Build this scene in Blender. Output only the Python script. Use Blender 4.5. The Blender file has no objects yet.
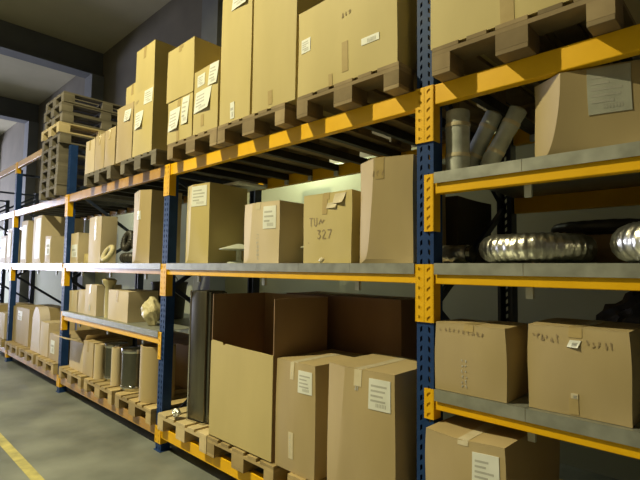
import bpy, bmesh, math, random
from mathutils import Vector, Matrix
R = random.Random(7)
scene = bpy.context.scene
C = scene.collection
PI = math.pi

# ------------------------------------------------------------------ materials
def new_mat(name):
    m = bpy.data.materials.new(name); m.use_nodes = True
    nt = m.node_tree; b = nt.nodes['Principled BSDF']
    return m, nt, b
def noise_mat(name, c1, c2, scale=6, rough=.6, metal=0, bump=0, stretch=(1,1,1), spec=.5, rough_var=0, objvar=0, detail=6, coat=0):
    m, nt, b = new_mat(name)
    tc = nt.nodes.new('ShaderNodeTexCoord'); mp = nt.nodes.new('ShaderNodeMapping'); mp.inputs['Scale'].default_value = stretch
    nz = nt.nodes.new('ShaderNodeTexNoise'); nz.inputs['Scale'].default_value = scale; nz.inputs['Detail'].default_value = detail
    rp = nt.nodes.new('ShaderNodeValToRGB'); rp.color_ramp.elements[0].position = .3; rp.color_ramp.elements[1].position = .7
    rp.color_ramp.elements[0].color = (*c1, 1); rp.color_ramp.elements[1].color = (*c2, 1)
    nt.links.new(tc.outputs['Object'], mp.inputs['Vector'])
    nt.links.new(mp.outputs[0], nz.inputs['Vector']); nt.links.new(nz.outputs[0], rp.inputs[0])
    out = rp.outputs[0]
    if objvar:
        oi = nt.nodes.new('ShaderNodeObjectInfo'); hs = nt.nodes.new('ShaderNodeHueSaturation'); ma = nt.nodes.new('ShaderNodeMapRange')
        ma.inputs['To Min'].default_value = 1-objvar; ma.inputs['To Max'].default_value = 1+objvar
        nt.links.new(oi.outputs['Random'], ma.inputs['Value']); nt.links.new(ma.outputs[0], hs.inputs['Value']); nt.links.new(out, hs.inputs['Color']); out = hs.outputs[0]
    nt.links.new(out, b.inputs['Base Color'])
    b.inputs['Roughness'].default_value = rough; b.inputs['Metallic'].default_value = metal
    b.inputs['Specular IOR Level'].default_value = spec
    if coat: b.inputs['Coat Weight'].default_value = coat; b.inputs['Coat Roughness'].default_value = .2
    if rough_var:
        mr = nt.nodes.new('ShaderNodeMapRange'); mr.inputs['To Min'].default_value = rough-rough_var; mr.inputs['To Max'].default_value = rough+rough_var
        nt.links.new(nz.outputs[0], mr.inputs['Value']); nt.links.new(mr.outputs[0], b.inputs['Roughness'])
    if bump:
        bp = nt.nodes.new('ShaderNodeBump'); bp.inputs['Strength'].default_value = bump; bp.inputs['Distance'].default_value = .01
        nt.links.new(nz.outputs[0], bp.inputs['Height']); nt.links.new(bp.outputs[0], b.inputs['Normal'])
    return m
M = {}
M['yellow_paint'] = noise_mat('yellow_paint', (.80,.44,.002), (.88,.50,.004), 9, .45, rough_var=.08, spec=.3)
M['shaded_yellow_paint'] = noise_mat('shaded_yellow_paint', (.42,.22,.05), (.52,.30,.07), 9, .33, rough_var=.08, spec=.5)  # beam yellow darkened to stand for shade in the left bays
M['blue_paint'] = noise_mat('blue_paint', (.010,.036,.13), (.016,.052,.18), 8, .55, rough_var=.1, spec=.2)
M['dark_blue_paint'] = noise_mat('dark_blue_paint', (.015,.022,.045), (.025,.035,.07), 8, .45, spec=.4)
M['galvanised'] = noise_mat('galvanised', (.30,.31,.27), (.40,.41,.36), 14, .42, metal=.55, rough_var=.1)
M['cross_steel'] = noise_mat('cross_steel', (.03,.028,.022), (.05,.045,.036), 10, .5, metal=.4)
M['wood'] = noise_mat('wood', (.33,.24,.105), (.48,.365,.175), 5, .75, bump=.3, stretch=(1,1,1), objvar=.22, spec=.2)
M['wood_shaded'] = noise_mat('wood_shaded', (.21,.155,.085), (.33,.25,.14), 5, .8, bump=.3, objvar=.25, spec=.2)  # pallet wood darkened for the shadow under the top cartons
M['wood_grey'] = noise_mat('wood_grey', (.14,.122,.088), (.21,.184,.135), 5, .8, bump=.3, objvar=.2, spec=.2)
M['wood_pale'] = noise_mat('wood_pale', (.50,.40,.22), (.62,.50,.28), 5, .7, bump=.3, objvar=.1, spec=.2)
def card(name, a, b_): return noise_mat(name, a, b_, 3.5, .62, bump=.06, stretch=(1,1,.35), spec=.35, objvar=.04)
M['card_yellow'] = card('card_yellow', (.50,.405,.17), (.565,.46,.20))
M['card_tan'] = card('card_tan', (.41,.315,.165), (.475,.37,.195))
M['card_pale'] = card('card_pale', (.55,.45,.29), (.62,.51,.34))
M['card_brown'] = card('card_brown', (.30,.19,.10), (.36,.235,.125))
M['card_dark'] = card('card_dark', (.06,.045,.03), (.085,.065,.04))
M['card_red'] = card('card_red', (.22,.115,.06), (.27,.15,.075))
M['tape'] = noise_mat('tape', (.44,.33,.15), (.50,.38,.18), 20, .22, spec=.6)
M['clear_tape'] = noise_mat('clear_tape', (.62,.54,.36), (.70,.62,.45), 20, .2, spec=.7)
M['paper'] = noise_mat('paper', (.72,.74,.68), (.80,.81,.76), 12, .5)
M['ink'] = noise_mat('ink', (.42,.42,.38), (.52,.51,.47), 12, .7)
M['pen'] = noise_mat('pen', (.28,.21,.11), (.32,.24,.13), 12, .8)
M['foil'] = noise_mat('foil', (.50,.49,.44), (.78,.77,.72), 22, .30, metal=1, bump=1.0, stretch=(1,1,.6))
M['chrome'] = noise_mat('chrome', (.55,.55,.52), (.65,.65,.62), 8, .12, metal=1)
M['dark_steel'] = noise_mat('dark_steel', (.12,.12,.10), (.17,.17,.145), 6, .22, metal=.85)
M['brushed'] = noise_mat('brushed', (.15,.14,.11), (.20,.19,.15), 6, .3, metal=.9, stretch=(4,4,.5))
M['plastic_wrap'] = noise_mat('plastic_wrap', (.38,.40,.36), (.68,.70,.66), 9, .25, bump=.4, spec=.8)
M['black_rubber'] = noise_mat('black_rubber', (.02,.018,.016), (.04,.036,.03), 8, .45)
M['grey_metal'] = noise_mat('grey_metal', (.50,.53,.45), (.60,.63,.55), 9, .45, metal=.2)
M['concrete_floor'] = noise_mat('concrete_floor', (.10,.11,.098), (.25,.265,.235), 1.6, .5, rough_var=.15, detail=10, bump=.05)
M['wall_dark'] = noise_mat('wall_dark', (.13,.115,.085), (.18,.16,.12), 1.2, .85, detail=8)
M['wall_pale'] = noise_mat('wall_pale', (.40,.43,.30), (.46,.49,.36), 1.2, .8, detail=8)
M['shaded_paper'] = noise_mat('shaded_paper', (.42,.43,.38), (.52,.53,.47), 12, .35)  # label paper greyed to carry the shade on the carton front
M['pinkish'] = noise_mat('pinkish', (.58,.50,.44), (.66,.58,.52), 4, .5)
M['board'] = noise_mat('board', (.72,.78,.58), (.78,.84,.63), 1.5, .5)
M['column_paint'] = noise_mat('column_paint', (.16,.17,.18), (.20,.21,.22), 2, .8)
M['ceiling'] = noise_mat('ceiling', (.40,.365,.25), (.47,.43,.30), 1.0, .9, detail=8)
M['ceiling_beam'] = noise_mat('ceiling_beam', (.09,.095,.10), (.12,.125,.13), 1.5, .85)
M['line_paint'] = noise_mat('line_paint', (.30,.27,.10), (.55,.48,.15), 9, .6)
M['crumple'] = noise_mat('crumple', (.48,.42,.24), (.60,.53,.32), 9, .5, bump=.6)
M['lamp_body'] = noise_mat('lamp_body', (.3,.3,.3), (.35,.35,.35), 9, .4)
def emis(name, col, s):
    m, nt, b = new_mat(name); b.inputs['Emission Color'].default_value = (*col,1); b.inputs['Emission Strength'].default_value = s; b.inputs['Base Color'].default_value=(.8,.8,.8,1); return m
M['lamp_glass'] = emis('lamp_glass', (1,.86,.5), 4)

# ------------------------------------------------------------------ helpers
def obj(name, bm, mat, parent=None, smooth=None, loc=None):
    bmesh.ops.recalc_face_normals(bm, faces=bm.faces[:])
    me = bpy.data.meshes.new(name); bm.to_mesh(me); bm.free()
    me.materials.append(M[mat])
    if smooth is not None:
        me.shade_smooth(); me.set_sharp_from_angle(angle=math.radians(smooth))
    o = bpy.data.objects.new(name, me); C.objects.link(o)
    if parent: o.parent = parent
    if loc: o.location = loc
    return o
def tag(o, label=None, cat=None, group=None, kind=None):
    if label: o['label'] = label
    if cat: o['category'] = cat
    if group: o['group'] = group
    if kind: o['kind'] = kind
    return o
def thing(name, label, cat, loc=(0,0,0), rz=0, group=None):
    o = bpy.data.objects.new(name, None); C.objects.link(o); o.location = loc; o.rotation_euler = (0,0,rz)
    o.empty_display_size = .1
    return tag(o, label, cat, group)
def struct(name, bm, mat, smooth=None):
    return tag(obj(name, bm, mat, None, smooth), kind='structure')
def bx(bm, x0, x1, y0, y1, z0, z1, bev=0):
    vs = [bm.verts.new((x, y, z)) for x in (x0,x1) for y in (y0,y1) for z in (z0,z1)]
    q = [(0,1,3,2),(4,6,7,5),(0,4,5,1),(2,3,7,6),(0,2,6,4),(1,5,7,3)]
    fs = [bm.faces.new([vs[i] for i in f]) for f in q]
    if bev:
        es = list({e for f in fs for e in f.edges})
        bmesh.ops.bevel(bm, geom=es, offset=bev, segments=2, affect='EDGES', profile=.5)
    return vs
def BM(): return bmesh.new()
def box_bm(*a, bev=0):
    bm = BM(); bx(bm, *a, bev=bev); return bm
def tube(bm, p0, p1, r0, r1=None, n=20, cap=True):
    p0, p1 = Vector(p0), Vector(p1); r1 = r0 if r1 is None else r1
    d = (p1-p0).normalized(); a = d.orthogonal().normalized(); b = d.cross(a)
    A = [bm.verts.new(p0+(a*math.cos(t)+b*math.sin(t))*r0) for t in [2*PI*i/n for i in range(n)]]
    B = [bm.verts.new(p1+(a*math.cos(t)+b*math.sin(t))*r1) for t in [2*PI*i/n for i in range(n)]]
    for i in range(n): bm.faces.new((A[i], A[(i+1)%n], B[(i+1)%n], B[i]))
    if cap: bm.faces.new(A[::-1]); bm.faces.new(B)
def lathe(bm, prof, n=28, c=(0,0,0), wob=0, rnd=None):
    rings = []
    for r, z in prof:
        rings.append([bm.verts.new((c[0]+(r+(rnd.uniform(-wob,wob) if rnd else 0))*math.cos(2*PI*i/n), c[1]+(r+(rnd.uniform(-wob,wob) if rnd else 0))*math.sin(2*PI*i/n), c[2]+z)) for i in range(n)])
    for a, b in zip(rings, rings[1:]):
        for i in range(n): bm.faces.new((a[i], a[(i+1)%n], b[(i+1)%n], b[i]))
    bm.faces.new(rings[0][::-1]); bm.faces.new(rings[-1])
def torus(bm, c, Rr, r, n=48, m=14, rib=0, ribs=24, squash=1, tilt=None):
    tm = tilt or Matrix()
    g = []
    for i in range(n):
        a = 2*PI*i/n; rr = r*(1+rib*math.cos(ribs*a)+rib*.6*math.sin(5*a+1))
        g.append([bm.verts.new(Vector(c)+(tm @ Vector(((Rr+rr*math.cos(b))*math.cos(a), (Rr+rr*math.cos(b))*math.sin(a), rr*math.sin(b)*squash)))) for b in [2*PI*j/m for j in range(m)]])
    for i in range(n):
        for j in range(m): bm.faces.new((g[i][j], g[(i+1)%n][j], g[(i+1)%n][(j+1)%m], g[i][(j+1)%m]))
def bar(bm, p0, p1, w, t):   # rectangular bar between two points
    p0, p1 = Vector(p0), Vector(p1); d = (p1-p0).normalized()
    a = d.cross(Vector((1,0,0)))
    if a.length < .1: a = d.cross(Vector((0,0,1)))
    a.normalize(); b = d.cross(a)
    V = [bm.verts.new(p+a*sa*w/2+b*sb*t/2) for p in (p0,p1) for sa, sb in ((-1,-1),(1,-1),(1,1),(-1,1))]
    bm.faces.new(V[0:4][::-1]); bm.faces.new(V[4:8])
    for i in range(4): bm.faces.new((V[i], V[(i+1)%4], V[4+(i+1)%4], V[4+i]))
def copy_tree(o, parent=None):
    c = o.copy(); C.objects.link(c); c.parent = parent
    for ch in list(o.children): copy_tree(ch, c)
    return c

# ------------------------------------------------------------------ room
ZC = 7.27
YW = 2.4
bm = BM(); bx(bm, -30, 7, -7.5, YW+.2, -.1, 0); struct('floor', bm, 'concrete_floor')
tag(obj('floor_line', box_bm(-30, 7, -.99, -.91, 0, .0015), 'line_paint'), kind='structure').name = 'trim_1'
bm = BM(); bx(bm, -30, 7, YW, YW+.2, 3.1, ZC); struct('wall_back', bm, 'wall_dark')
bm = BM(); bx(bm, -30, 7, YW, YW+.2, 0, 3.1); struct('wall_back_lower', bm, 'wall_pale').name = 'trim_2'
bm = BM(); bx(bm, -30, 7, -7.7, -7.5, 0, ZC); struct('wall_front', bm, 'wall_dark')
bm = BM(); bx(bm, 7, 7.2, -7.7, YW+.2, 0, ZC); struct('wall_right', bm, 'wall_dark')
bm = BM()      # left wall with an open loading door
bx(bm, -30.2, -30, -7.7, -6.6, 0, ZC); bx(bm, -30.2, -30, -.6, YW+.2, 0, ZC); bx(bm, -30.2, -30, -6.6, -.6, 5.0, ZC)
struct('wall_left', bm, 'wall_dark')
bm = BM(); bx(bm, -30.2, 7.2, -7.7, YW+.2, ZC, ZC+.15); struct('ceiling', bm, 'ceiling')
n = 3
for xb in (-28.4, -22.6, -16.9, -11.2, -5.5, .2, 5.9):
    bm = BM(); bx(bm, xb-.13, xb+.13, -7.5, YW, ZC-.60, ZC); bx(bm, xb-.22, xb+.22, -7.5, YW, ZC-.66, ZC-.60)
    struct('trim_%d' % n, bm, 'ceiling_beam'); n += 1
    if xb in (.2,): continue
    bm = BM(); bx(bm, xb-.25, xb+.25, YW-.3, YW, 0, ZC-.66)
    struct('trim_%d' % n, bm, 'column_paint'); n += 1

# ------------------------------------------------------------------ pallet rack
PX = [2.8*k for k in range(-5, 2)]           # left edge of each post: -14 .. 2.8
FRONT_TOP = {-5:3.55, -4:3.42, -3:3.40, -2:3.36, -1:2.655, 0:4.6, 1:4.6}
DEP = 1.1
rack = thing('pallet_rack', 'long blue and yellow steel pallet racking along the wall, full of cartons', 'pallet rack', (0,0,0))
def post_bm(h):
    bm = BM(); w = .1; pitch = .05
    cols = [0, .020, .033, .067, .080, w]
    nrow = int(h/pitch)
    sk = .010
    for r in range(nrow):
        z0 = r*pitch; zs = [z0, z0+.012, z0+.038, z0+pitch]
        for ci in range(5):
            for ri in range(3):
                if ci in (1, 3) and ri == 1: continue
                x0, x1 = cols[ci], cols[ci+1]
                def zz(x, z, i):
                    # slanted slots
                    if i in (1, 2) and abs(x-cols[1])<1e-6: return z-sk/2
                    if i in (1, 2) and abs(x-cols[2])<1e-6: return z+sk/2
                    if i in (1, 2) and abs(x-cols[3])<1e-6: return z+sk/2
                    if i in (1, 2) and abs(x-cols[4])<1e-6: return z-sk/2
                    return z
                bm.faces.new([bm.verts.new(p) for p in ((x0,0,zz(x0,zs[ri],ri)), (x1,0,zz(x1,zs[ri],ri)), (x1,0,zz(x1,zs[ri+1],ri+1)), (x0,0,zz(x0,zs[ri+1],ri+1)))])
    H = nrow*pitch
    bx(bm, 0, .003, .0005, .09, 0, H); bx(bm, w-.003, w, .0005, .09, 0, H)
    bx(bm, .003, .02, .087, .09, 0, H); bx(bm, w-.02, w-.003, .087, .09, 0, H)
    bmesh.ops.remove_doubles(bm, verts=bm.verts[:], dist=1e-5)
    return bm
post_mesh = {}
def make_post(h, parent, x, y, back=False):
    k = (round(h, 2), back)
    if k not in post_mesh:
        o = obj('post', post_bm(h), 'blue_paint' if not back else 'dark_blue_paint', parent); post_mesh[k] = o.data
    else:
        o = bpy.data.objects.new('post', post_mesh[k]); C.objects.link(o); o.parent = parent
    o.location = (x + (.1 if back else 0), y, 0)
    if back: o.rotation_euler = (0,0,PI)
    return o
for k in range(-5, 2):
    x = 2.8*k; h = FRONT_TOP[k]
    fr = bpy.data.objects.new('upright_frame', None); C.objects.link(fr); fr.parent = rack
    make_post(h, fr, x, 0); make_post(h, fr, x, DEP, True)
    bm = BM(); bx(bm, x-.012, x+.112, -.012, .11, 0, .006); bx(bm, x-.012, x+.112, DEP-.11, DEP+.02, 0, .006); obj('foot_plate', bm, 'blue_paint', fr)
    z = .25; up = True
    while z < h-.3:
        z2 = min(z+.62, h-.12)
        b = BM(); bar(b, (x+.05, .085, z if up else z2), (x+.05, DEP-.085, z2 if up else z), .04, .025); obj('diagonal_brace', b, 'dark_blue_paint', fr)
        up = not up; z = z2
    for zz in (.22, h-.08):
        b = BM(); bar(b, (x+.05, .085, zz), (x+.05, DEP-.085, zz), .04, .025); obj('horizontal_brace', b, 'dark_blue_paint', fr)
# beams: (bay, z bottom, z top, kind, connector drop)
LV = {'A':(2.55,2.657), 'C':(1.611,1.712), 'D':(2.077,2.182), 'E':(.98,1.079), 'G':(.96,1.074), 'F':(.125,.222), 'U':(3.42,3.53)}
BAYS = {0:'ADCEF', -1:'ACF', -2:'ACGF', -3:'ACFU', -4:'ACFU', -5:'ACFU'}
CONN_H = {'A':.29, 'C':.30, 'D':.30, 'E':.165, 'G':.25, 'F':.14, 'U':.2}
def connector_bm(side, ztop, hgt):
    # bent plate with slanted notches, hooked on the front of the post; side=+1: post is left of beam
    bm = BM(); w = .051; t = .006
    pitch = .05; nr = max(2, int(round(hgt/pitch))); hh = nr*pitch
    y = -.009
    for r in range(nr):
        z0 = ztop-hh+r*pitch; zs = [z0, z0+.014, z0+.030, z0+pitch]; cols = [0, .016, .036, w]
        for ci in range(3):
            for ri in range(3):
                if ci == 1 and ri == 1: continue
                def pt(c, i):
                    z = zs[i]
                    if i in (1,2): z += (.006 if c == 2 else (-.006 if c == 1 else 0))
                    xx = cols[c]
                    return (xx if side > 0 else -xx, y, z)
                bm.faces.new([bm.verts.new(p) for p in (pt(ci,ri), pt(ci+1,ri), pt(ci+1,ri+1), pt(ci,ri+1))])
    sx = 1 if side > 0 else -1
    xs = sorted((sx*(w-.001), sx*(w+.004)))
    bx(bm, xs[0], xs[1], y, .06, ztop-hh, ztop)          # flank beside the post
    xs = sorted((0, sx*w))
    bx(bm, xs[0], xs[1], -.004, -.0012, ztop-hh, ztop)      # backing plate
    bmesh.ops.remove_doubles(bm, verts=bm.verts[:], dist=1e-5)
    return bm
for k, levels in BAYS.items():
    x0 = 2.8*k+.1+.003; x1 = 2.8*(k+1)-.003
    for L in levels:
        zb, zt = LV[L]
        if L == 'U' and k == -3: x1u = -6.44
        else: x1u = x1
        far = k <= -2
        mat = 'yellow_paint' if (k >= -1 or L in 'G') else 'shaded_yellow_paint'
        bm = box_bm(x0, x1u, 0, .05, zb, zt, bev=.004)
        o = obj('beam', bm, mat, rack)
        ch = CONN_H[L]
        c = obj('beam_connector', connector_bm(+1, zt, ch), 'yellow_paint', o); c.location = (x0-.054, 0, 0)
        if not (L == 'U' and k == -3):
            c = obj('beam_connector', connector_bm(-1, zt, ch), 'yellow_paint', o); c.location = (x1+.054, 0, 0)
        if L == 'U': continue
        bm = box_bm(x0, x1, DEP-.05, DEP, zb, zt, bev=.004)
        obj('rear_beam', bm, mat, rack)
        if L == 'A' and k >= -3:
            for i in range(8):
                xx = x0+.14+i*(x1-x0-.28)/7
                cb = obj('crossbar', box_bm(xx-.02, xx+.02, .052, DEP-.052, zb+.045, zt-.004), 'cross_steel', rack)
                bm = BM(); bx(bm, xx-.022, xx+.022, DEP-.075, DEP-.0515, zb-.0, zb+.043)
                obj('crossbar_clip', bm, 'grey_metal', cb)

# ------------------------------------------------------------------ steel shelf decks
def deck(k, L, label, end=None):
    zb, zt = LV[L]
    x0 = 2.8*k+.108; x1 = 2.8*(k+1)-.008
    t = thing('shelf_deck', label, 'shelf', (x0, 0, zt), 0, 'steel decks of the shelf levels')
    nn = 6; w = (x1-x0)/nn
    for i in range(nn):
        bm = BM(); a = i*w+.001; b = (i+1)*w-.001
        bx(bm, a, b, -.012, DEP-.01, .001, .005)
        bx(bm, a, b, -.0135, -.0105, -.052, .005)
        obj('deck_panel', bm, 'galvanised', t)
    for i in range(1, nn, 2):
        a = i*w
        bm = BM(); bx(bm, a-.016, a+.016, .055, .075, zb-zt-.055, -.004)
        obj('deck_bracket', bm, 'grey_metal', t)
    return t
deck(0,'D','upper grey steel shelf deck in the right bay, under the wrapped tubes')
deck(0,'C','grey steel shelf deck in the right bay carrying the silver foil coils')
deck(0,'E','low grey steel shelf deck in the right bay under the two handwritten cartons')
deck(-1,'C','long grey steel shelf deck in the middle bay under four cartons and the metal cowls')
deck(-2,'C','lilac-grey steel shelf deck in the bay left of the middle, under the black hoses')
deck(-2,'G','lower grey steel shelf deck with yellow beam, left of the middle bay')
deck(-3,'C','steel shelf deck two bays left of the middle, under white-edged cartons')
deck(-4,'C','farthest steel shelf deck at the left edge of the picture')
deck(-5,'C','steel shelf deck at the far end of the racking')
rd = LV

# ------------------------------------------------------------------ wooden pallets
def make_pallet(mat='wood', rs=0):
    t = thing('wooden_pallet', 'x', 'pallet')
    rr = random.Random(rs)
    ws = [.145,.1,.145,.1,.145]; gap = (.8-sum(ws))/4; x = -.4
    for w in ws:
        obj('deck_board', box_bm(x, x+w, 0, 1.2, .122, .144, bev=.002), mat, t); x += w+gap
    for y in (0, .5275, 1.055):
        obj('cross_board', box_bm(-.4, .4, y, y+.145, .1005, .1215), mat, t)
        for a, w in ((-.4,.1),(-.0725,.145),(.3,.1)):
            obj('block', box_bm(a, a+w, y, y+.145, .0225, .1), mat, t)
    for a, w in ((-.4,.1),(-.0725,.145),(.3,.1)):
        obj('bottom_board', box_bm(a, a+w, 0, 1.2, 0, .022, bev=.002), mat, t)
    return t
protos = {m: None for m in ('wood','wood_grey','wood_pale','wood_shaded')}
def pallet(x0, y0, z0, label, group, mat='wood', rz=0):
    if protos[mat] is None: protos[mat] = make_pallet(mat); p = protos[mat]
    else: p = copy_tree(protos[mat])
    p.location = (x0+.4, y0, z0); p.rotation_euler = (0,0,rz); p['label'] = label; p['group'] = group
    return p
gt = 'pallets on the top beams'; gb = 'pallets on the bottom beams'; gs = 'empty pallets in the stack'
ZA = LV['A'][1]+.001; ZF = LV['F'][1]+.001
pallet(.15,-.10,ZA,'wooden pallet at the top right, under the large yellowish carton right of the blue post',gt,'wood_shaded')
pallet(-.85,-.10,ZA,'wooden pallet left of the tall blue post, under the square yellow carton',gt,'wood_shaded')
pallet(-1.77,-.10,ZA,'wooden pallet under the two tall yellow cartons',gt,'wood_shaded')
pallet(-2.58,-.10,ZA,'wooden pallet under the cartons with many white papers',gt,'wood_shaded')
pallet(-3.6,-.10,ZA,'wooden pallet under the stepped cartons on the top level',gt,'wood_grey')
pallet(-4.66,-.10,ZA,'wooden pallet under the three low cartons on the top level, beside the grey stack',gt,'wood_grey')
for i, (xx, lab) in enumerate([(-.93,'wooden pallet on the floor beam under the two grey-brown cartons with white labels'),
    (-1.87,'wooden pallet on the bottom beam under the open-fronted carton'),
    (-2.68,'pale wooden pallet on the bottom beam under the tall dark steel duct')]):
    pallet(xx,-.05,ZF,lab,gb,'wood' if i<2 else 'wood_pale')
pallet(.25,-.05,ZF,'wooden pallet at the bottom right under the lowest carton',gb)
for xx, lab in [(-3.615,'wooden pallet on the bottom beam under the tall cardboard tube'),(-4.5,'wooden pallet on the bottom beam under the steel flue pipes'),
    (-5.4,'wooden pallet on the bottom beam under the small open cartons'),(-6.42,'wooden pallet under the pale arched carton, next bay left'),
    (-7.35,'wooden pallet behind the blue post foot, under the wide grey-brown carton'),(-8.25,'wooden pallet in the far bay beneath the pale narrow carton'),
    (-9.3,'wooden pallet on the bottom beam at the left edge of the picture'),(-10.3,'wooden pallet farthest left on the bottom beam')]:
    pallet(xx,-.05,ZF,lab,gb)
order = ['lowest','second lowest','third from the bottom','fourth from the bottom','fifth from the bottom','sixth from the bottom','fourth from the top','third from the top','second from the top','topmost']
for i in range(10):
    if i == 6:
        pallet(-6.43,-.13,ZA+i*.1455,'pale new-wood pallet in the grey pallet stack, level with the post top',gs,'wood_pale')
    else:
        pallet(-6.43+R.uniform(-.02,.0)-(.03 if i<5 else -.015),-.10+R.uniform(-.012,.01),ZA+i*.1455,'grey weathered empty pallet, %s in the tall stack'%order[i],gs,'wood_grey')

# ------------------------------------------------------------------ cartons
class Carton:
    def __init__(s, x0, x1, y0, d, z0, h, label, mat='card_tan', rz=0, bulge=.008, buckle=0, ur=.3, rbulge=.003, seed=0, closed=True, noise=.003, group=None, name='cardboard_box'):
        s.w = x1-x0; s.d = d; s.h = h; s.bulge=bulge; s.buckle=buckle; s.ur=ur; s.rb=rbulge; s.rnd=random.Random(seed*13+5); s.mat=mat; s.noise=noise
        s.ph = [s.rnd.uniform(0,6) for _ in range(6)]
        s.t = thing(name, label, 'cardboard box', ((x0+x1)/2, y0+d/2, z0+.001), rz, group)
        s.body(closed)
    def F(s, u, v):
        f = s.bulge*16*u*(1-u)*v*(1-v)
        if s.buckle:
            ur = .03+s.ur*(v**.38)*(1-.12*v*v)
            f += s.buckle*(v**.45)*(u/ur if u < ur else max(0,(1-(u-ur)/(1-ur))))
        f += s.noise*math.sin(5*u+s.ph[0]+3*v)*math.sin(4*v+s.ph[1])*4*u*(1-u)
        return f
    def df(s, x, y, z):
        u = x/s.w+.5; t = y/s.d+.5; v = z/s.h
        dy = -s.F(u, v)*(1-t)**2
        dx = s.rb*16*t*(1-t)*v*(1-v)*(2*u-1)
        dx += s.noise*math.sin(4*v+s.ph[2])*(2*u-1)*v*2
        dz = s.noise*1.2*math.sin(5*u+s.ph[3])*math.sin(4*t+s.ph[4])*v*v
        return Vector((x+dx, y+dy, z+dz))
    def surf(s, face, u, v, off=0):
        w, d, h = s.w, s.d, s.h
        if face == 'F': p = s.df(-w/2+u*w, -d/2, v*h); nrm = Vector((0,-1,0))
        elif face == 'T': p = s.df(-w/2+u*w, -d/2+v*d, h); nrm = Vector((0,0,1))
        elif face == 'R': p = s.df(w/2, -d/2+u*d, v*h); nrm = Vector((1,0,0))
        elif face == 'L': p = s.df(-w/2, -d/2+u*d, v*h); nrm = Vector((-1,0,0))
        return p+nrm*off
    def W(s, a, v):
        if not s.buckle: return a
        ur = .03+s.ur*(v**.38)*(1-.12*v*v)
        return ur*a/.5 if a < .5 else ur+(a-.5)/.5*(1-ur)
    def grid(s, bm, fn, nu, nv):
        g = [[bm.verts.new(fn(i/nu, j/nv)) for j in range(nv+1)] for i in range(nu+1)]
        for i in range(nu):
            for j in range(nv): bm.faces.new((g[i][j], g[i+1][j], g[i+1][j+1], g[i][j+1]))
    def body(s, closed):
        bm = BM(); w, d, h = s.w, s.d, s.h; n = 26 if s.buckle else 14
        s.grid(bm, lambda a,b: s.df(-w/2+s.W(a,b)*w,-d/2,b*h), n, n)
        s.grid(bm, lambda a,b: s.df(-w/2+s.W(a,b)*w,d/2,b*h), n, n)
        s.grid(bm, lambda a,b: s.df(-w/2,-d/2+a*d,b*h), n, n)
        s.grid(bm, lambda a,b: s.df(w/2,-d/2+a*d,b*h), n, n)
        s.grid(bm, lambda a,b: s.df(-w/2+s.W(a,0)*w,-d/2+b*d,0), n, n)
        if closed: s.grid(bm, lambda a,b: s.df(-w/2+s.W(a,1)*w,-d/2+b*d,h), n, n)
        bmesh.ops.remove_doubles(bm, verts=bm.verts[:], dist=1e-5)
        o = obj('body', bm, s.mat, s.t, smooth=9 if s.buckle else 35)
        if not closed:
            m = o.modifiers.new('thickness','SOLIDIFY'); m.thickness = .006; m.offset = 1
        else:
            for a, b in ((0,.494),(.506,1)):
                s.patch('T', a, 0, b, 1, 'flap', s.mat, .004)
    def patch(s, face, u0, v0, u1, v1, name, mat, off=.002, parent=None, nu=6, nv=6, skew=0, curl=0):
        bm = BM()
        def fn(o_): return lambda a,b: s.surf(face, u0+a*(u1-u0)+skew*b, v0+b*(v1-v0)+0, o_+curl*((1-b)**2)*a)
        s.grid(bm, fn(off), nu, nv); s.grid(bm, fn(.0005), nu, nv)
        for edge in (lambda a,b: (a*1.0,0), lambda a,b:(a,1), lambda a,b:(0,a), lambda a,b:(1,a)):
            s.grid(bm, lambda a,b: fn(.0005+(off-.0005)*b)(*edge(a,0)) , nu, 1)
        bmesh.ops.remove_doubles(bm, verts=bm.verts[:], dist=1e-5)
        return obj(name, bm, mat, parent or s.t, smooth=40)
    def label(s, face, u0, v0, u1, v1, rows=5, skew=0, mat='paper', curl=0):
        lb = s.patch(face, u0, v0, u1, v1, 'shipping_label', mat, .003, skew=skew, curl=curl)
        bm = BM(); rr = s.rnd
        for i in range(rows):
            b0 = .10+.8*i/rows; b1 = b0+.32/rows
            a0 = .1; a1 = rr.uniform(.5,.9)
            if i == 0: b1 = b0+.6/rows; a0=.35
            segs = [(a0,a1)] if i else [(a0+k*.07, a0+k*.07+.035) for k in range(7)]
            for p, q in segs:
                def fn(a,b): 
                    bb = b0+b*(b1-b0)
                    return s.surf(face, u0+(p+a*(q-p))*(u1-u0)+skew*bb, v0+bb*(v1-v0), .0036+curl*((1-bb)**2)*(p+a*(q-p)))
                s.grid(bm, fn, 2, 1)
        obj('print', bm, 'ink', lb)
        return lb
    def tape(s, u=.5, w=.05, down=.12, mat='tape', face=True):
        a = w/s.w/2
        o = s.patch('T', u-a, 0, u+a, 1, 'packing_tape', mat, .0055)
        if face: s.patch('F', u-a, 1-down/s.h, u+a, 1, 'packing_tape', mat, .002)
        return o
    def ftape(s, u0, v0, u1, v1, mat='tape', skew=0): return s.patch('F', u0, v0, u1, v1, 'packing_tape', mat, .002, skew=skew)
    def strokes(s, face, lines, u0, v0, u1, v1, wd=.006, mat='pen', name='handwriting'):
        bm = BM()
        for ln in lines:
            for (a,b), (c,d_) in zip(ln, ln[1:]):
                L = math.hypot((c-a)*(u1-u0)*s.w, (d_-b)*(v1-v0)*s.h) or 1e-6
                nx = -(d_-b)*(v1-v0)*s.h/L*wd/2; nz = (c-a)*(u1-u0)*s.w/L*wd/2
                P = []
                for (p,q), sg in (((a,b),1),((c,d_),1),((c,d_),-1),((a,b),-1)):
                    u = u0+p*(u1-u0)+sg*nx/s.w; v = v0+q*(v1-v0)+sg*nz/s.h
                    P.append(bm.verts.new(s.surf(face,u,v,.0025)))
                bm.faces.new(P)
        return obj(name, bm, mat, s.t)
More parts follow.
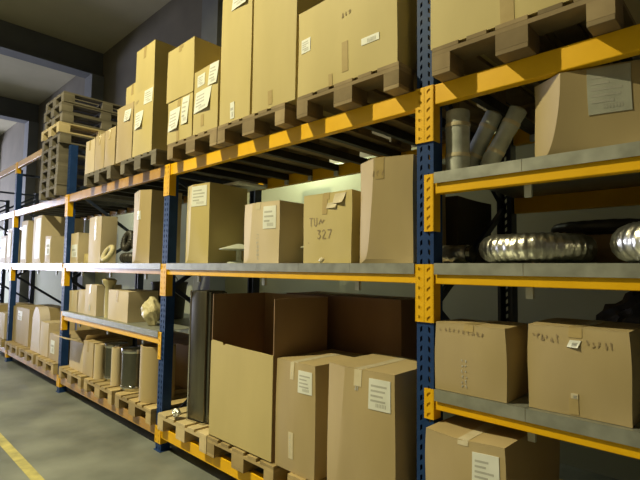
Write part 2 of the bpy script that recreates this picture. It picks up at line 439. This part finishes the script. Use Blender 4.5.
    def scribble(s, face, u0, v0, u1, v1, n=8, rows=1, **k):
        lines = []
        for r in range(rows):
            for i in range(n):
                x = i/n; w = .6/n; b0 = r/rows+.05; hh = .7/rows; rr = s.rnd
                lines.append([(x+rr.uniform(0,w), b0+rr.uniform(0,hh)) for _ in range(4)])
        return s.strokes(face, lines, u0, v0, u1, v1, **k)

Y='card_yellow'; T='card_tan'; P='card_pale'; B_='card_brown'
gtop='cartons on the top level'; gc='cartons on the middle shelf'; gl='cartons on the low shelf'; gf='cartons on the bottom pallets'
ZT = ZA+.145
# top level, right bay
c = Carton(.135,.93,-.085,1.0,ZT,.85,'big yellowish carton with a vertical tape strip, on the top right pallet',Y,seed=1,group=gtop)
c.ftape(.455,.0,.535,.35); 
# top level, middle bay
c = Carton(-.86,-.07,-.085,.95,ZT,.57,'large square pale-yellow carton beside the tall blue post on the top level',Y,seed=2,bulge=.012,group=gtop)
c.label('F',.04,.50,.15,.66); c.label('F',.69,.30,.85,.37,rows=1,skew=.0); c.ftape(.50,.10,.56,.42,skew=.0); c.scribble('F',.50,.68,.60,.76,3)
c.ftape(.36,.0,.40,.13)
c = Carton(-1.350,-.885,-.085,.8,ZT,1.25,'tall yellow carton with white paper high on its front, right of a matching one',Y,seed=3,bulge=.010,group=gtop)
c.label('F',.36,.655,.80,.78,skew=.03,curl=.01); c.ftape(.40,.02,.50,.10); c.tape()
c.ftape(.38,.83,.50,.97)
c = Carton(-1.77,-1.378,-.085,.8,ZT,1.27,'tall yellow carton with torn white paper, left one of the tall pair',Y,seed=4,bulge=.010,group=gtop)
c.label('F',.36,.70,.86,.84,skew=.06,curl=.015); c.label('F',.38,.02,.52,.12,rows=2); c.tape()
c = Carton(-2.62,-2.19,-.085,.75,ZT,.385,'low yellow carton with two white papers, at the bottom under a larger box',Y,seed=5,group=gtop)
c.label('F',.03,.30,.50,.80,skew=.06,curl=.02); c.label('F',.60,.35,.86,.98,skew=.03,curl=.01); c.ftape(.42,.0,.52,.30)
c.ftape(.42,.82,.54,1.0)
c2 = Carton(-2.65,-2.18,-.09,.75,ZT+.396,.485,'yellow carton stacked on the low papered one, dark shaded right side',Y,seed=6,group=gtop); c2.tape(.5,.05,.06); c2.ftape(.45,.93,.6,.995)
c = Carton(-2.17,-1.80,-.085,.7,ZT,.55,'yellow carton with three white papers, left of the tall pair',Y,seed=7,group=gtop)
c.label('F',.02,.34,.70,.66,skew=.08,curl=.02); c.label('F',.15,.74,.48,.92); c.label('F',.62,.68,.97,1.0,skew=.04,curl=.01); c.ftape(.35,.1,.47,.28)
# top level, left bay
c = Carton(-3.355,-2.93,-.085,.75,ZT,.66,'yellow carton with two white papers under the tallest box of the stepped pile',Y,seed=8,group=gtop)
c.label('F',.10,.42,.52,.68,skew=.04,curl=.02); c.label('F',.55,.76,.95,.97,skew=.02); c.scribble('F',.1,.82,.3,.9,3)
c = Carton(-3.355,-2.94,-.08,.75,ZT+.668,.45,'topmost plain yellow carton of the stepped pile in the left bay',Y,seed=9,group=gtop); c.tape()
c = Carton(-3.77,-3.375,-.085,.7,ZT,.60,'orange-tinged carton with a white paper at its top corner, left in the stepped pile',T,seed=10,group=gtop)
c.label('F',.48,.70,.85,.90,skew=.04,curl=.01)
c = Carton(-3.72,-3.375,-.02,.6,ZT+.611,.24,'small yellow carton stacked on the orange-tinged one',Y,seed=11,group=gtop); c.tape()
xs = [-4.69,-4.38,-4.09,-3.79]; lbs = ['leftmost of three low cartons beside the grey pallet stack','middle of three low cartons on the left top pallet','right one of three low cartons, against the stepped pile']
for i in range(3):
    c = Carton(xs[i],xs[i+1]-.014,-.085,.7,ZT,.40+.012*i,lbs[i],P if i==0 else T,seed=12+i,group=gtop); c.tape()
# right bay, shelf D
ZD = LV['D'][1]+.006
c = Carton(.575,1.01,.10,.40,ZD,.353,'crumpled carton with a large label, greyed as if in shade, on its front, under the top right beam',T,seed=20,buckle=.10,ur=.34,bulge=.01,group=gc)
c.label('F',.55,.44,.90,.99,rows=6,mat='shaded_paper')
# right bay, shelf E
ZE = LV['E'][1]+.006
c = Carton(.108,.47,.0,.28,ZE,.33,'low-shelf carton with dark vertical print, beside the blue post',T,seed=21,group=gl)
c.tape(.5,.05,.03); c.scribble('F',.06,.86,.75,.97,10,wd=.004); c.scribble('F',.40,.06,.50,.52,2,rows=6,mat='ink',wd=.003,name='printed_text')
c = Carton(.56,.945,.02,.40,ZE,.36,'low-shelf carton with handwriting across the top and a torn tape',T,seed=22,bulge=.012,group=gl)
c.tape(.5,.05,.04,mat='tape'); c.scribble('F',.05,.80,.35,.95,6,wd=.004); c.scribble('F',.60,.78,.88,.92,5,wd=.004)
c.label('F',.42,.78,.53,.86,rows=1,skew=.03,curl=.01); c.ftape(.43,.02,.52,.20); c.label('F',.45,.20,.52,.26,rows=1,mat='clear_tape')
# right bay, bottom
ZB = ZF+.145
c = Carton(.125,.50,-.11,.7,ZB,.545,'bottom right carton with a white printed label, below the low shelf',T,seed=23,group=gf,noise=.006)
c.label('F',.62,.62,.93,.93,rows=6); c.tape(.5,.05,.02,mat='clear_tape')
c.patch('F',.64,.66,.80,.71,'label_print','ink',.0042)
# middle bay, shelf C
ZCs = LV['C'][1]+.006
c = Carton(-2.46,-2.09,.05,.40,ZCs,.69,'tall carton at the left of the middle shelf, label on its upper corner',Y,seed=30,buckle=.045,ur=.45,bulge=.01,rbulge=.025,group=gc)
c.label('F',.42,.72,.92,.98,rows=5); c.ftape(.10,.70,.20,.98,'clear_tape'); c.tape(.5,.05,0.02)
c = Carton(-1.585,-1.175,.05,.26,ZCs,.45,'short carton with white label and vertical print, second on the middle shelf',P,seed=31,buckle=.02,ur=.3,group=gc)
c.label('F',.60,.56,.92,.93,rows=4); c.scribble('F',.42,.03,.50,.50,2,rows=7,mat='ink',wd=.004,name='printed_text'); c.tape(.45,.05,.05,mat='clear_tape')
c = Carton(-.91,-.49,.04,.30,ZCs,.45,'carton with handwritten number 327 and torn shiny tape, on the middle shelf',Y,seed=32,bulge=.006,group=gc)
c.tape(.5,.05,.04); c.ftape(.42,.70,.52,1.0,'tape',skew=.0); c.label('F',.62,.84,.84,.98,rows=0,skew=.05,mat='clear_tape',curl=.02); c.label('F',.50,.78,.70,.86,rows=0,mat='clear_tape',skew=.03,curl=.01)
U_ = lambda dx: [(dx,1),(dx+.02,.1),(dx+.1,0),(dx+.16,.15),(dx+.17,1)]
c.strokes('F',[[(0,1),(.25,1)],[(.12,1),(.12,0)],U_(.33),[(.62,.2),(.75,.8),(.8,.3),(.95,.7)]],.14,.54,.48,.66,wd=.006)
c.strokes('F',[[(0,.95),(.22,.95),(.08,.55),(.24,.35),(.12,.02),(0,.12)],[(.36,.8),(.46,1),(.56,.75),(.36,.02),(.6,.05)],[(.72,.95),(.98,.98),(.78,0)]],.32,.35,.62,.48,wd=.006)
c.scribble('F',.12,.28,.15,.31,1); 
c = Carton(-.43,-.055,.05,.36,ZCs,.60,'tall buckled carton with pale left edge, right end of the middle shelf',T,seed=33,buckle=.065,ur=.42,bulge=.012,group=gc)
c.tape(.5); c.scribble('F',.38,.82,.6,.92,3,wd=.004); 
# left bay, shelf C
c = Carton(-3.56,-3.17,.05,.34,ZCs,.75,'tall buckled pinkish carton right of the black hoses',T,seed=34,buckle=.055,ur=.70,bulge=.008,group=gc)
c.tape(.4,.05,.1,mat='clear_tape'); c.label('F',.45,.60,.66,.72,rows=2)
c = Carton(-4.83,-4.45,.05,.19,ZCs,.57,'pale carton with glossy tape left of the black hoses',P,seed=35,group=gc); c.tape(.6,.07,.57*.5,mat='clear_tape')
c = Carton(-5.485,-5.20,.05,.30,ZCs,.40,'small pale carton with bright white label beside the blue post',P,seed=36,group=gc); c.label('F',.20,.20,.95,.62,rows=2)
c = Carton(-5.12,-4.92,.10,.2,ZCs,.12,'tiny low carton between two pale cartons on the left shelf',Y,seed=37,group=gc)
# bay P4-P3 shelf C
c = Carton(-7.28,-6.85,.05,.62,ZCs,.75,'tall carton with glare-whitened face and brown side, far left shelf',P,seed=38,group=gc); c.label('F',.35,.1,.95,.95,rows=0)  # blank white sheet stands for daylight glare on the face
c = Carton(-6.50,-6.25,.02,.3,ZCs,.40,'small pale carton in front of the brown-sided one, far left shelf',P,seed=381,group=gc); c.label('F',.3,.3,.9,.9,rows=2)
c = Carton(-8.0,-7.62,.05,.35,ZCs,.72,'glare-whitened carton standing just right of the far blue post',P,seed=39,group=gc); c.label('F',.2,.1,.9,.9,rows=0)  # plain white sheet paints the glare onto the front
c = Carton(-9.45,-9.0,.05,.4,ZCs,.52,'low carton with painted-on glare at the left edge on the shelf',P,seed=40,group=gc); c.label('F',.1,.2,.9,.9,rows=0)  # white sheet in place of the glare on this front
c = Carton(-8.95,-8.65,.05,.4,ZCs,.62,'narrow carton whitened as if by glare left of the far blue post',P,seed=41,group=gc); c.label('F',.2,.2,.9,.9,rows=0)  # glare on the front painted as a blank white sheet
# left bay, shelf G
ZG = LV['G'][1]+.006
c = Carton(-4.14,-3.62,.05,.34,ZG,.33,'wide plain carton on the lower left shelf beside the black bucket',P,seed=42,group=gl); c.tape(.5)
c = Carton(-4.87,-4.50,.05,.30,ZG,.37,'taped carton with dark print, middle of the lower left shelf',P,seed=43,group=gl); c.tape(.5,.05,.1,mat='clear_tape'); c.patch('F',.45,.15,.55,.35,'label_print','ink',.002)
c = Carton(-5.14,-4.89,.06,.30,ZG,.29,'small carton left of the taped one on the lower left shelf',P,seed=44,group=gl)
c = Carton(-5.47,-5.18,.06,.28,ZG,.27,'smallest carton beside the blue post on the lower left shelf',P,seed=45,group=gl); c.tape(.5,.04,.2,mat='clear_tape')
# bottom level, middle bay
c = Carton(-1.09,-.72,-.02,.55,ZB,.70,'narrow grey-brown carton with white label, standing left of its wider neighbour',T,seed=50,group=gf,bulge=.01)
c.label('F',.60,.74,.93,.94,rows=5); c.ftape(.38,.84,.48,1.0,'clear_tape'); c.scribble('F',.415,.86,.45,.93,1,rows=4,mat='ink',wd=.004,name='printed_text'); c.ftape(.38,.12,.50,.36,'clear_tape'); c.scribble('F',.41,.14,.46,.34,1,rows=8,mat='ink',wd=.005,name='printed_text')
c.tape(.5,.06,.0,mat='clear_tape',face=False)
c = Carton(-.565,-.085,-.07,.46,ZB,.755,'wide grey-brown carton with white label beside the blue post, bottom level',T,seed=51,group=gf,buckle=.018,ur=.3,bulge=.014)
c.label('F',.66,.74,.95,.955,rows=5); c.ftape(.44,.88,.55,1.0,'clear_tape'); c.scribble('F',.46,.84,.52,.90,2,mat='ink',wd=.005,name='printed_text')
c.tape(.5,.06,.0,mat='clear_tape',face=False)
# open-fronted carton
t = thing('cardboard_box','large carton with a low-cut front and dark open inside, under the middle shelf','cardboard box',(-1.88,-.03,ZB+.001),0,gf)
w, d, h, hf = .76, .54, 1.10, .725
bm = BM(); bx(bm,0,w,0,d,0,.006); bx(bm,0,.006,.006,d,.006,h); bx(bm,w-.006,w,.006,d,.006,h); bx(bm,.006,w-.006,d-.006,d,.006,h); obj('body',bm,'card_brown',t)  # walls browner than the front panel, standing for unlit cardboard
bm = BM()
prof = [(0,hf+.006),(.02,hf+.016),(.10,hf+.012),(.15,hf+.010),(.17,hf-.012),(.20,hf+.004),(.30,hf),(.45,hf-.004),(.60,hf-.006),(w,hf-.010)]
top = [(x,0,z) for x,z in prof]
for yy in (0,.006):
    vs = [bm.verts.new((x,yy,z)) for x,_,z in top]; vb = [bm.verts.new((x,yy,.0)) for x,_,z in top]
    for i in range(len(top)-1): bm.faces.new((vb[i],vb[i+1],vs[i+1],vs[i]))
    if yy == 0: a0, b0 = vs, vb
    else:
        for i in range(len(top)-1): bm.faces.new((a0[i],a0[i+1],vs[i+1],vs[i]))
        bm.faces.new((a0[0],vs[0],vb[0],b0[0])); bm.faces.new((a0[-1],vs[-1],vb[-1],b0[-1]))
tag(obj('front_panel',bm,'card_yellow',t),'front panel of yellow cardboard with a torn upper edge')
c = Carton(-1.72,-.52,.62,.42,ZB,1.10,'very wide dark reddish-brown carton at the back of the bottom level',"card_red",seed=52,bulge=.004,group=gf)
# bottom level, left bay
def open_flap(c, side, ang, ln=.14):
    w,d,h = c.w,c.d,c.h; bm = BM()
    s_, co = math.sin(ang), math.cos(ang)
    if side == 'F': pts = [(-w/2,-d/2),( w/2,-d/2)]; dirv = (0,-1)
    elif side == 'R': pts = [(w/2,-d/2),(w/2,d/2)]; dirv = (1,0)
    elif side == 'L': pts = [(-w/2,-d/2),(-w/2,d/2)]; dirv = (-1,0)
    else: pts = [(-w/2,d/2),(w/2,d/2)]; dirv = (0,1)
    A = [Vector((x,y,h+.001)) for x,y in pts]; Bp = [a+Vector((dirv[0]*s_*ln, dirv[1]*s_*ln, co*ln)) for a in A]
    nrm = (A[1]-A[0]).cross(Bp[0]-A[0]).normalized()*.002
    V = [bm.verts.new(p+o_) for o_ in (nrm,-nrm) for p in (A[0],A[1],Bp[1],Bp[0])]
    bm.faces.new(V[:4]); bm.faces.new(V[4:][::-1])
    for i in range(4): bm.faces.new((V[i],V[(i+1)%4],V[4+(i+1)%4],V[4+i]))
    obj('flap', bm, c.mat, c.t)
c = Carton(-5.28,-4.80,.04,.45,ZB,.36,'open carton with a raised slanting flap, beside the blue post foot',P,seed=60,closed=False,group=gf); open_flap(c,'F',1.25,.22); open_flap(c,'R',.6,.12); open_flap(c,'L',.2,.1)
c = Carton(-4.76,-4.44,.02,.40,ZB,.40,'small brown carton left of the steel flue pipes',T,seed=61,group=gf); c.tape(.5)
c = Carton(-6.08,-5.66,.02,.45,ZB,.36,'small carton with a white paper, just left of the blue post foot',T,seed=62,group=gf); c.label('F',.2,.25,.6,.75,rows=2)
c = Carton(-6.52,-6.14,.02,.35,ZB,.48,'pale pinkish narrow carton in front of the arched one',P,seed=63,group=gf)
bm = BM(); ol = [(-.23,0)]+[(-.21,.2)]+[(.20*math.cos(PI-PI*i/16),.40+.28*math.sin(PI*i/16)) for i in range(0,17)]+[(.21,.2),(.23,0)]
fr_ = [bm.verts.new((x,0,z)) for x,z in ol]; bk_ = [bm.verts.new((x,.14,z)) for x,z in ol]
bm.faces.new(fr_); bm.faces.new(bk_[::-1])
for i in range(len(ol)): bm.faces.new((fr_[i],fr_[(i+1)%len(ol)],bk_[(i+1)%len(ol)],bk_[i]))
tag(obj('arched_panel',bm,'pinkish',None,loc=(-6.80,.03,ZB)),'tall pale pinkish panel with a rounded top standing in the far left bay','panel')
c = Carton(-6.5,-5.68,.52,.55,ZB,.62,'brown carton behind the pale narrow one, far left bay',T,seed=65,group=gf)
c = Carton(-8.28,-7.30,.06,.60,ZB,.60,'wide grey-brown carton with a white paper, behind the far post foot',T,seed=66,group=gf); c.label('F',.35,.65,.6,.9,rows=3)
c = Carton(-8.85,-8.48,-.02,.40,ZB,.45,'pale carton at the left edge on a bottom pallet',P,seed=67,group=gf)
c = Carton(-9.8,-9.2,.02,.6,ZB,.55,'brown carton farthest left on the bottom pallets',T,seed=68,group=gf)
c = Carton(-4.45,-3.0,.55,.50,ZB,.46,'long dark brown carton lying behind the flue pipes',B_,seed=69,group=gf)
# far shelf fillers on bottom-left
# ------------------------------------------------------------------ round and metal goods
rr = random.Random(3)
t = thing('cardboard_tube','tall thick cardboard tube standing left of the blue post, bottom level','tube',(-3.12,.16,ZB+.001))
bm = BM(); lathe(bm,[(.17,0),(.17,.53),(.15,.53),(.15,.50)],32); obj('wall',bm,'card_tan',t,smooth=40)
def flue(x,y,z,r,h,label):
    t = thing('flue_pipe',label,'steel pipe',(x,y,z),0,'steel flue pipes on the bottom level')
    bm = BM(); lathe(bm,[(r*.96,.05),(r*.96,h-.05)],32); obj('pipe',bm,'dark_steel',t,smooth=40)
    for a in (0,h-.055):
        bm = BM(); lathe(bm,[(r*.93,a),(r,a+.006),(r*1.02,a+.02),(r*1.02,a+.035),(r,a+.048),(r*.93,a+.054)],32); tag(obj('end_cap',bm,'chrome',t,smooth=40),'bright chrome end ring')
flue(-3.66,.18,ZB+.001,.15,.44,'wide dark steel flue pipe with chrome rings next to the cardboard tube')
flue(-4.22,.20,ZB+.001,.13,.42,'narrower dark steel flue pipe left of the wide one')
t = thing('cardboard_tube','slim pale tube standing between the flue pipes and the open carton','tube',(-4.355,.06,ZB+.001))
bm = BM(); lathe(bm,[(.055,0),(.055,.40),(.045,.40),(.045,.37)],20); obj('wall',bm,'card_pale',t,smooth=40)
t = thing('cardboard_tube','slim pale tube standing between the two flue pipes','tube',(-3.93,.09,ZB+.001))
bm = BM(); lathe(bm,[(.06,0),(.06,.41),(.05,.41),(.05,.37)],20); obj('wall',bm,'card_pale',t,smooth=40)
# tall steel duct
t = thing('steel_duct','tall dark polished steel duct standing on the pale pallet behind the blue post','steel duct',(-2.22,.16,ZB+.002),math.radians(8))
bm = BM(); bx(bm,-.11,.09,-.11,.11,.012,1.11,bev=.012); obj('shaft',bm,'brushed',t,smooth=30)
bm = BM(); bx(bm,-.116,-.100,-.118,-.108,.012,1.11,bev=.002); tag(obj('edge_strip',bm,'chrome',t),'bright chrome corner strip')
bm = BM(); bx(bm,.095,.125,-.09,.09,.012,1.10,bev=.004); obj('side_rail',bm,'dark_steel',t)
bm = BM(); bx(bm,-.12,.10,-.12,.12,0,.012); obj('foot',bm,'chrome',t)
def crumple(name,label,cat,loc,r,mat,sx=1,sy=1,sz=1,seed=1,amp=.25):
    bm = BM(); bmesh.ops.create_icosphere(bm,subdivisions=4,radius=1)
    rn = random.Random(seed); dirs = [(Vector((rn.uniform(-1,1),rn.uniform(-1,1),rn.uniform(-1,1))).normalized(), rn.uniform(.6,.95)) for _ in range(26)]
    for v in bm.verts:
        n_ = v.co.normalized(); k = 1.0
        for d_, lim in dirs:
            q = n_.dot(d_)
            if q > lim: k = min(k, lim/q)
        k *= 1-amp*.5*abs(math.sin(7*n_.x+3*n_.z+seed)*math.sin(6*n_.y+4*n_.z))
        v.co = Vector((n_.x*sx, n_.y*sy, n_.z*sz))*r*k
    zmin = min(v.co.z for v in bm.verts)
    for v in bm.verts: v.co.z = max(v.co.z-zmin-.006*r, 0)
    return tag(obj(name,bm,mat,None,smooth=25,loc=loc),label,cat)
crumple('plastic_wrap','crumpled clear plastic at the foot of the tall steel duct','plastic wrap',(-2.40,-.02,ZB+.001),.05,'foil',1.2,1,1,2)
crumple('crumpled_bag','crumpled yellowish paper bag at the right end of the lower left shelf','paper bag',(-3.27,.15,ZG),.17,'crumple',.8,.7,1.05,5)
# wrapped roll in the lower-left shelf
t = thing('wrapped_roll','slim pale plastic-wrapped roll standing between cartons on the lower left shelf','wrapped roll',(-4.31,.12,ZG))
bm = BM(); lathe(bm,[(.045,0),(.05,.15),(.045,.36),(.075,.40),(.085,.44),(.05,.46)],18,wob=.003,rnd=rr); obj('wrap',bm,'crumple',t,smooth=40)
t = thing('black_bucket','black bucket standing behind the wide plain carton','bucket',(-3.80,.62,ZG))
bm = BM(); lathe(bm,[(.17,0),(.20,.40),(.21,.40),(.21,.43),(.19,.43),(.18,.38)],28); obj('pail',bm,'black_rubber',t,smooth=40)
bm = BM(); 
for i in range(12):
    a,b = PI*i/12, PI*(i+1)/12
    tube(bm,(.215*math.cos(a),-.0,.40+.12*math.sin(a)),(.215*math.cos(b),0,.40+.12*math.sin(b)),.005,n=6)
obj('handle',bm,'dark_steel',t)
# black hoses, left bay shelf C
def ring(name,label,cat,loc,Rr,r,mat,rx=0,rz=0,rib=.0,ribs=24,sq=1,group=None):
    bm = BM(); torus(bm,(0,0,0),Rr,r,rib=rib,ribs=ribs,squash=sq,n=160 if rib else 48)
    o = obj(name,bm,mat,None,smooth=60); o.location = loc; o.rotation_euler = (rx,0,rz)
    return tag(o,label,cat,group)
ring('hose_coil','coil of black hose standing upright above the yellowish ring, left shelf','hose',(-4.33,.33,ZCs+.28),.095,.042,'black_rubber',rx=1.35,rib=.06)
ring('hose_coil','black ribbed hose loop standing against the pinkish carton','hose',(-4.015,.34,ZCs+.305),.118,.048,'black_rubber',rx=1.35,rib=.06)
ring('hose_coil','black hose loop lying flat beneath the two upright loops, left shelf','hose',(-4.08,.41,ZCs+.068),.20,.06,'black_rubber',rib=.06)
ring('foam_ring','yellowish foam ring lying tilted on the left shelf in front of the black hoses','ring',(-4.20,.045,ZCs+.112),.085,.03,'crumple',rx=1.1,rib=.05)
# chimney cowls
def cowl(x,y,k,label):
    t = thing('chimney_cowl',label,'chimney cowl',(x,y,ZCs),0,'metal chimney cowls on the middle shelf')
    bm = BM(); lathe(bm,[(.17*k,.115),(.172*k,.12),(.12*k,.137),(.02,.165),(.004,.167)],32); obj('cone_cap',bm,'grey_metal',t,smooth=40)
    bm = BM(); lathe(bm,[(.022,.02),(.022,.125)],12); obj('stem',bm,'grey_metal',t,smooth=40)
    bm = BM(); lathe(bm,[(.10*k,0),(.10*k,.012),(.03,.022)],24); obj('base_ring',bm,'grey_metal',t,smooth=40)
cowl(-2.625,.30,.78,'pale metal chimney cowl peeking out left of the tall carton')
cowl(-1.86,.20,.95,'pale metal chimney cowl standing between the tall carton and the short one')
cowl(-1.04,.30,.72,'pale metal chimney cowl left of the carton marked 327')
# scrap of tape on the deck lip
crumple('tape_scrap','crumpled whitish scrap of tape stuck on the deck edge below the 327 carton','tape scrap',(-.715,.012,ZCs),.024,'clear_tape',1.1,.5,1,8)
t = tag(obj('foam_sheet',box_bm(-2.42,-2.02,.30,.62,ZCs+.712,ZCs+.74,bev=.008),'paper',None,smooth=40),'white folded foam sheet lying on the tall carton of the middle shelf','foam sheet')
# right bay: foil coils on shelf C
go = 'silver foil duct coils'
ring('foil_coil','large silver foil-wrapped duct coil lying in the middle of the right bay shelf','foil duct',(.50,.30,ZCs+.075),.20,.068,'foil',rib=.035,ribs=40,group=go)
ring('foil_coil','silver foil coil cut by the right edge of the picture','foil duct',(1.12,.26,ZCs+.088),.20,.080,'foil',rib=.035,ribs=38,group=go)
t = thing('foil_can','small squat silver can beside the blue post on the right bay shelf','foil duct',(.13,.20,ZCs))
bm = BM(); tube(bm,(-.08,0,.052),(.06,0,.052),.05,n=28); obj('roll',bm,'foil',t,smooth=40)
bm = BM(); tube(bm,(.06,0,.052),(.085,0,.052),.043,n=28); obj('lid',bm,'dark_steel',t,smooth=40)
bm = BM(); bx(bm,-.07,-.04,-.03,.03,0,.006); obj('foot',bm,'dark_steel',t)
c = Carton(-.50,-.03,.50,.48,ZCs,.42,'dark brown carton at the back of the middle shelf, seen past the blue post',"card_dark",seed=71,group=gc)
c = Carton(.32,1.10,.62,.40,ZCs,.16,'flat brown carton behind the silver coils',B_,seed=70,group=gc)
ring('hose_coil','dark hose coil lying on the flat carton behind the silver coils','hose',(.72,.80,ZCs+.17+.032),.26,.03,'black_rubber',rib=.03)
# right bay: wrapped tubes on shelf D
def wrap_tube(p0,p1,r,label,seed):
    p0=Vector(p0);p1=Vector(p1); t = thing('wrapped_tube',label,'wrapped tube',tuple(p0),0,'plastic wrapped tubes')
    d_=(p1-p0); L=d_.length; q=d_.to_track_quat('Z','Y')
    t.rotation_mode='QUATERNION'; t.rotation_quaternion=q
    rn=random.Random(seed); bm=BM(); prof=[(r*.7,0),(r,.01)]+[(r*(1+rn.uniform(-.03,.03)),L*i/12) for i in range(1,12)]+[(r,L-.01),(r*.7,L)]
    lathe(bm,prof,24,wob=r*.02,rnd=rn); obj('tube',bm,'plastic_wrap',t,smooth=50)
    for a in (.25,.72):
        bm=BM(); lathe(bm,[(r*1.05,L*a),(r*1.07,L*a+.01),(r*1.05,L*a+.02)],24); obj('wrap_band',bm,'clear_tape',t,smooth=50)
wrap_tube((.17,.13,ZD+.002),(.17,.13,ZD+.350),.062,'upright grey plastic-wrapped tube beside the blue post, upper right shelf',1)
wrap_tube((.155,.25,ZD+.04),(.315,.27,ZD+.345),.045,'leaning plastic-wrapped tube, left one of a slanted pair',2)
wrap_tube((.275,.25,ZD+.04),(.435,.29,ZD+.345),.045,'leaning plastic-wrapped tube, right one of a slanted pair',3)
crumple('foil_scrap','crumpled grey foil bundle on the floor under the low right shelf','foil bundle',(.98,.45,ZF+.15),.12,'foil',1.3,1,.7,9)
pallet(1.1,-.05,ZF,'wooden pallet hidden in the dark at the bottom right corner',gb)
crumple('black_bag','black bag lying behind the handwritten low-shelf carton','bag',(.95,.70,ZE),.24,'black_rubber',1.5,.9,1.25,4)

# ------------------------------------------------------------------ lamps
def lamp(x, y, power, size=.16, col=(.98,.89,.52)):
    t = thing('hanging_lamp','round metal high-bay lamp hanging over the aisle','lamp',(x,y,ZC-.40),0,'high-bay lamps over the aisle')
    bm = BM(); lathe(bm,[(.24,.0),(.20,.12),(.08,.22),(.06,.34)],28); obj('reflector',bm,'lamp_body',t,smooth=40)
    bm = BM(); tube(bm,(0,0,.34),(0,0,.40),.012,n=8); obj('rod',bm,'lamp_body',t)
    bm = BM(); lathe(bm,[(.21,-.012),(.21,-.004)],28); obj('lens',bm,'lamp_glass',t)
    ld = bpy.data.lights.new('lamp_light','AREA'); ld.shape='DISK'; ld.size=size; ld.energy=power; ld.color=col; ld.spread=math.radians(170)
    lo = bpy.data.objects.new('lamp_light',ld); C.objects.link(lo); lo.location=(x,y,ZC-.425); 
    return t
lamp(-3.2,-3.8,690)
lamp(-7.5,-6.6,70)  # unseen lamp added as soft fill for the shadows
lamp(-15,-3.8,50)
lamp(-22,-3.8,60)
def wall_fill_lamp(x, power):  # added unseen lamps, brighten the pale wall between the shelves
    t = thing('wall_fill_lamp','added unseen bracket lamp that brightens the wall behind the racking','lamp',(x,YW-.32,3.45),0,'added fill lamps behind the racking')
    obj('housing',box_bm(-.6,.6,-.07,.07,0,.07,bev=.01),'lamp_body',t)
    obj('bracket',box_bm(-.02,.02,.06,.32,.02,.05),'lamp_body',t)
    obj('tube',box_bm(-.56,.56,-.03,.03,-.03,-.002,bev=.01),'lamp_glass',t)
    ld = bpy.data.lights.new('wall_fill_light','AREA'); ld.shape='RECTANGLE'; ld.size=1.1; ld.size_y=.08; ld.energy=power; ld.color=(.92,1,.70)
    lo = bpy.data.objects.new('wall_fill_light',ld); C.objects.link(lo); lo.location=(x,YW-.32,3.41)
wall_fill_lamp(-3.0,20); wall_fill_lamp(-8.2,14)
# daylight through the open loading door at the far left end
ld = bpy.data.lights.new('door_daylight','AREA'); ld.shape='RECTANGLE'; ld.size=6.0; ld.size_y=5.0; ld.energy=4200; ld.color=(.76,.79,1.0)
lo = bpy.data.objects.new('door_daylight',ld); C.objects.link(lo); lo.location=(-30.05,-3.6,2.5); lo.rotation_euler=(0,-PI/2,0)
w = bpy.data.worlds.new('World'); scene.world = w; w.use_nodes = True
w.node_tree.nodes['Background'].inputs[0].default_value = (.75,.85,1,1); w.node_tree.nodes['Background'].inputs[1].default_value = 1.0

# ------------------------------------------------------------------ camera
cd = bpy.data.cameras.new('camera'); co = bpy.data.objects.new('camera', cd); C.objects.link(co); scene.camera = co
f = 464.996; yaw = .76982131; pit = .06473198; roll = .01418299
cd.sensor_fit='HORIZONTAL'; cd.sensor_width=36; cd.lens = f/640*36; cd.clip_start=.05
fw = Vector((-math.sin(yaw)*math.cos(pit), math.cos(yaw)*math.cos(pit), math.sin(pit)))
r = Vector((math.cos(yaw), math.sin(yaw), 0)); u = r.cross(fw)
r2 = r*math.cos(roll)+u*math.sin(roll); u2 = -r*math.sin(roll)+u*math.cos(roll)
mw = Matrix(((r2.x,u2.x,-fw.x,1.347014),(r2.y,u2.y,-fw.y,-2.13007),(r2.z,u2.z,-fw.z,1.673257),(0,0,0,1)))
co.matrix_world = mw
scene.view_settings.view_transform='Standard'; scene.view_settings.look='None'; scene.view_settings.gamma=1
scene.view_settings.use_curve_mapping=False; scene.view_settings.exposure=0.0
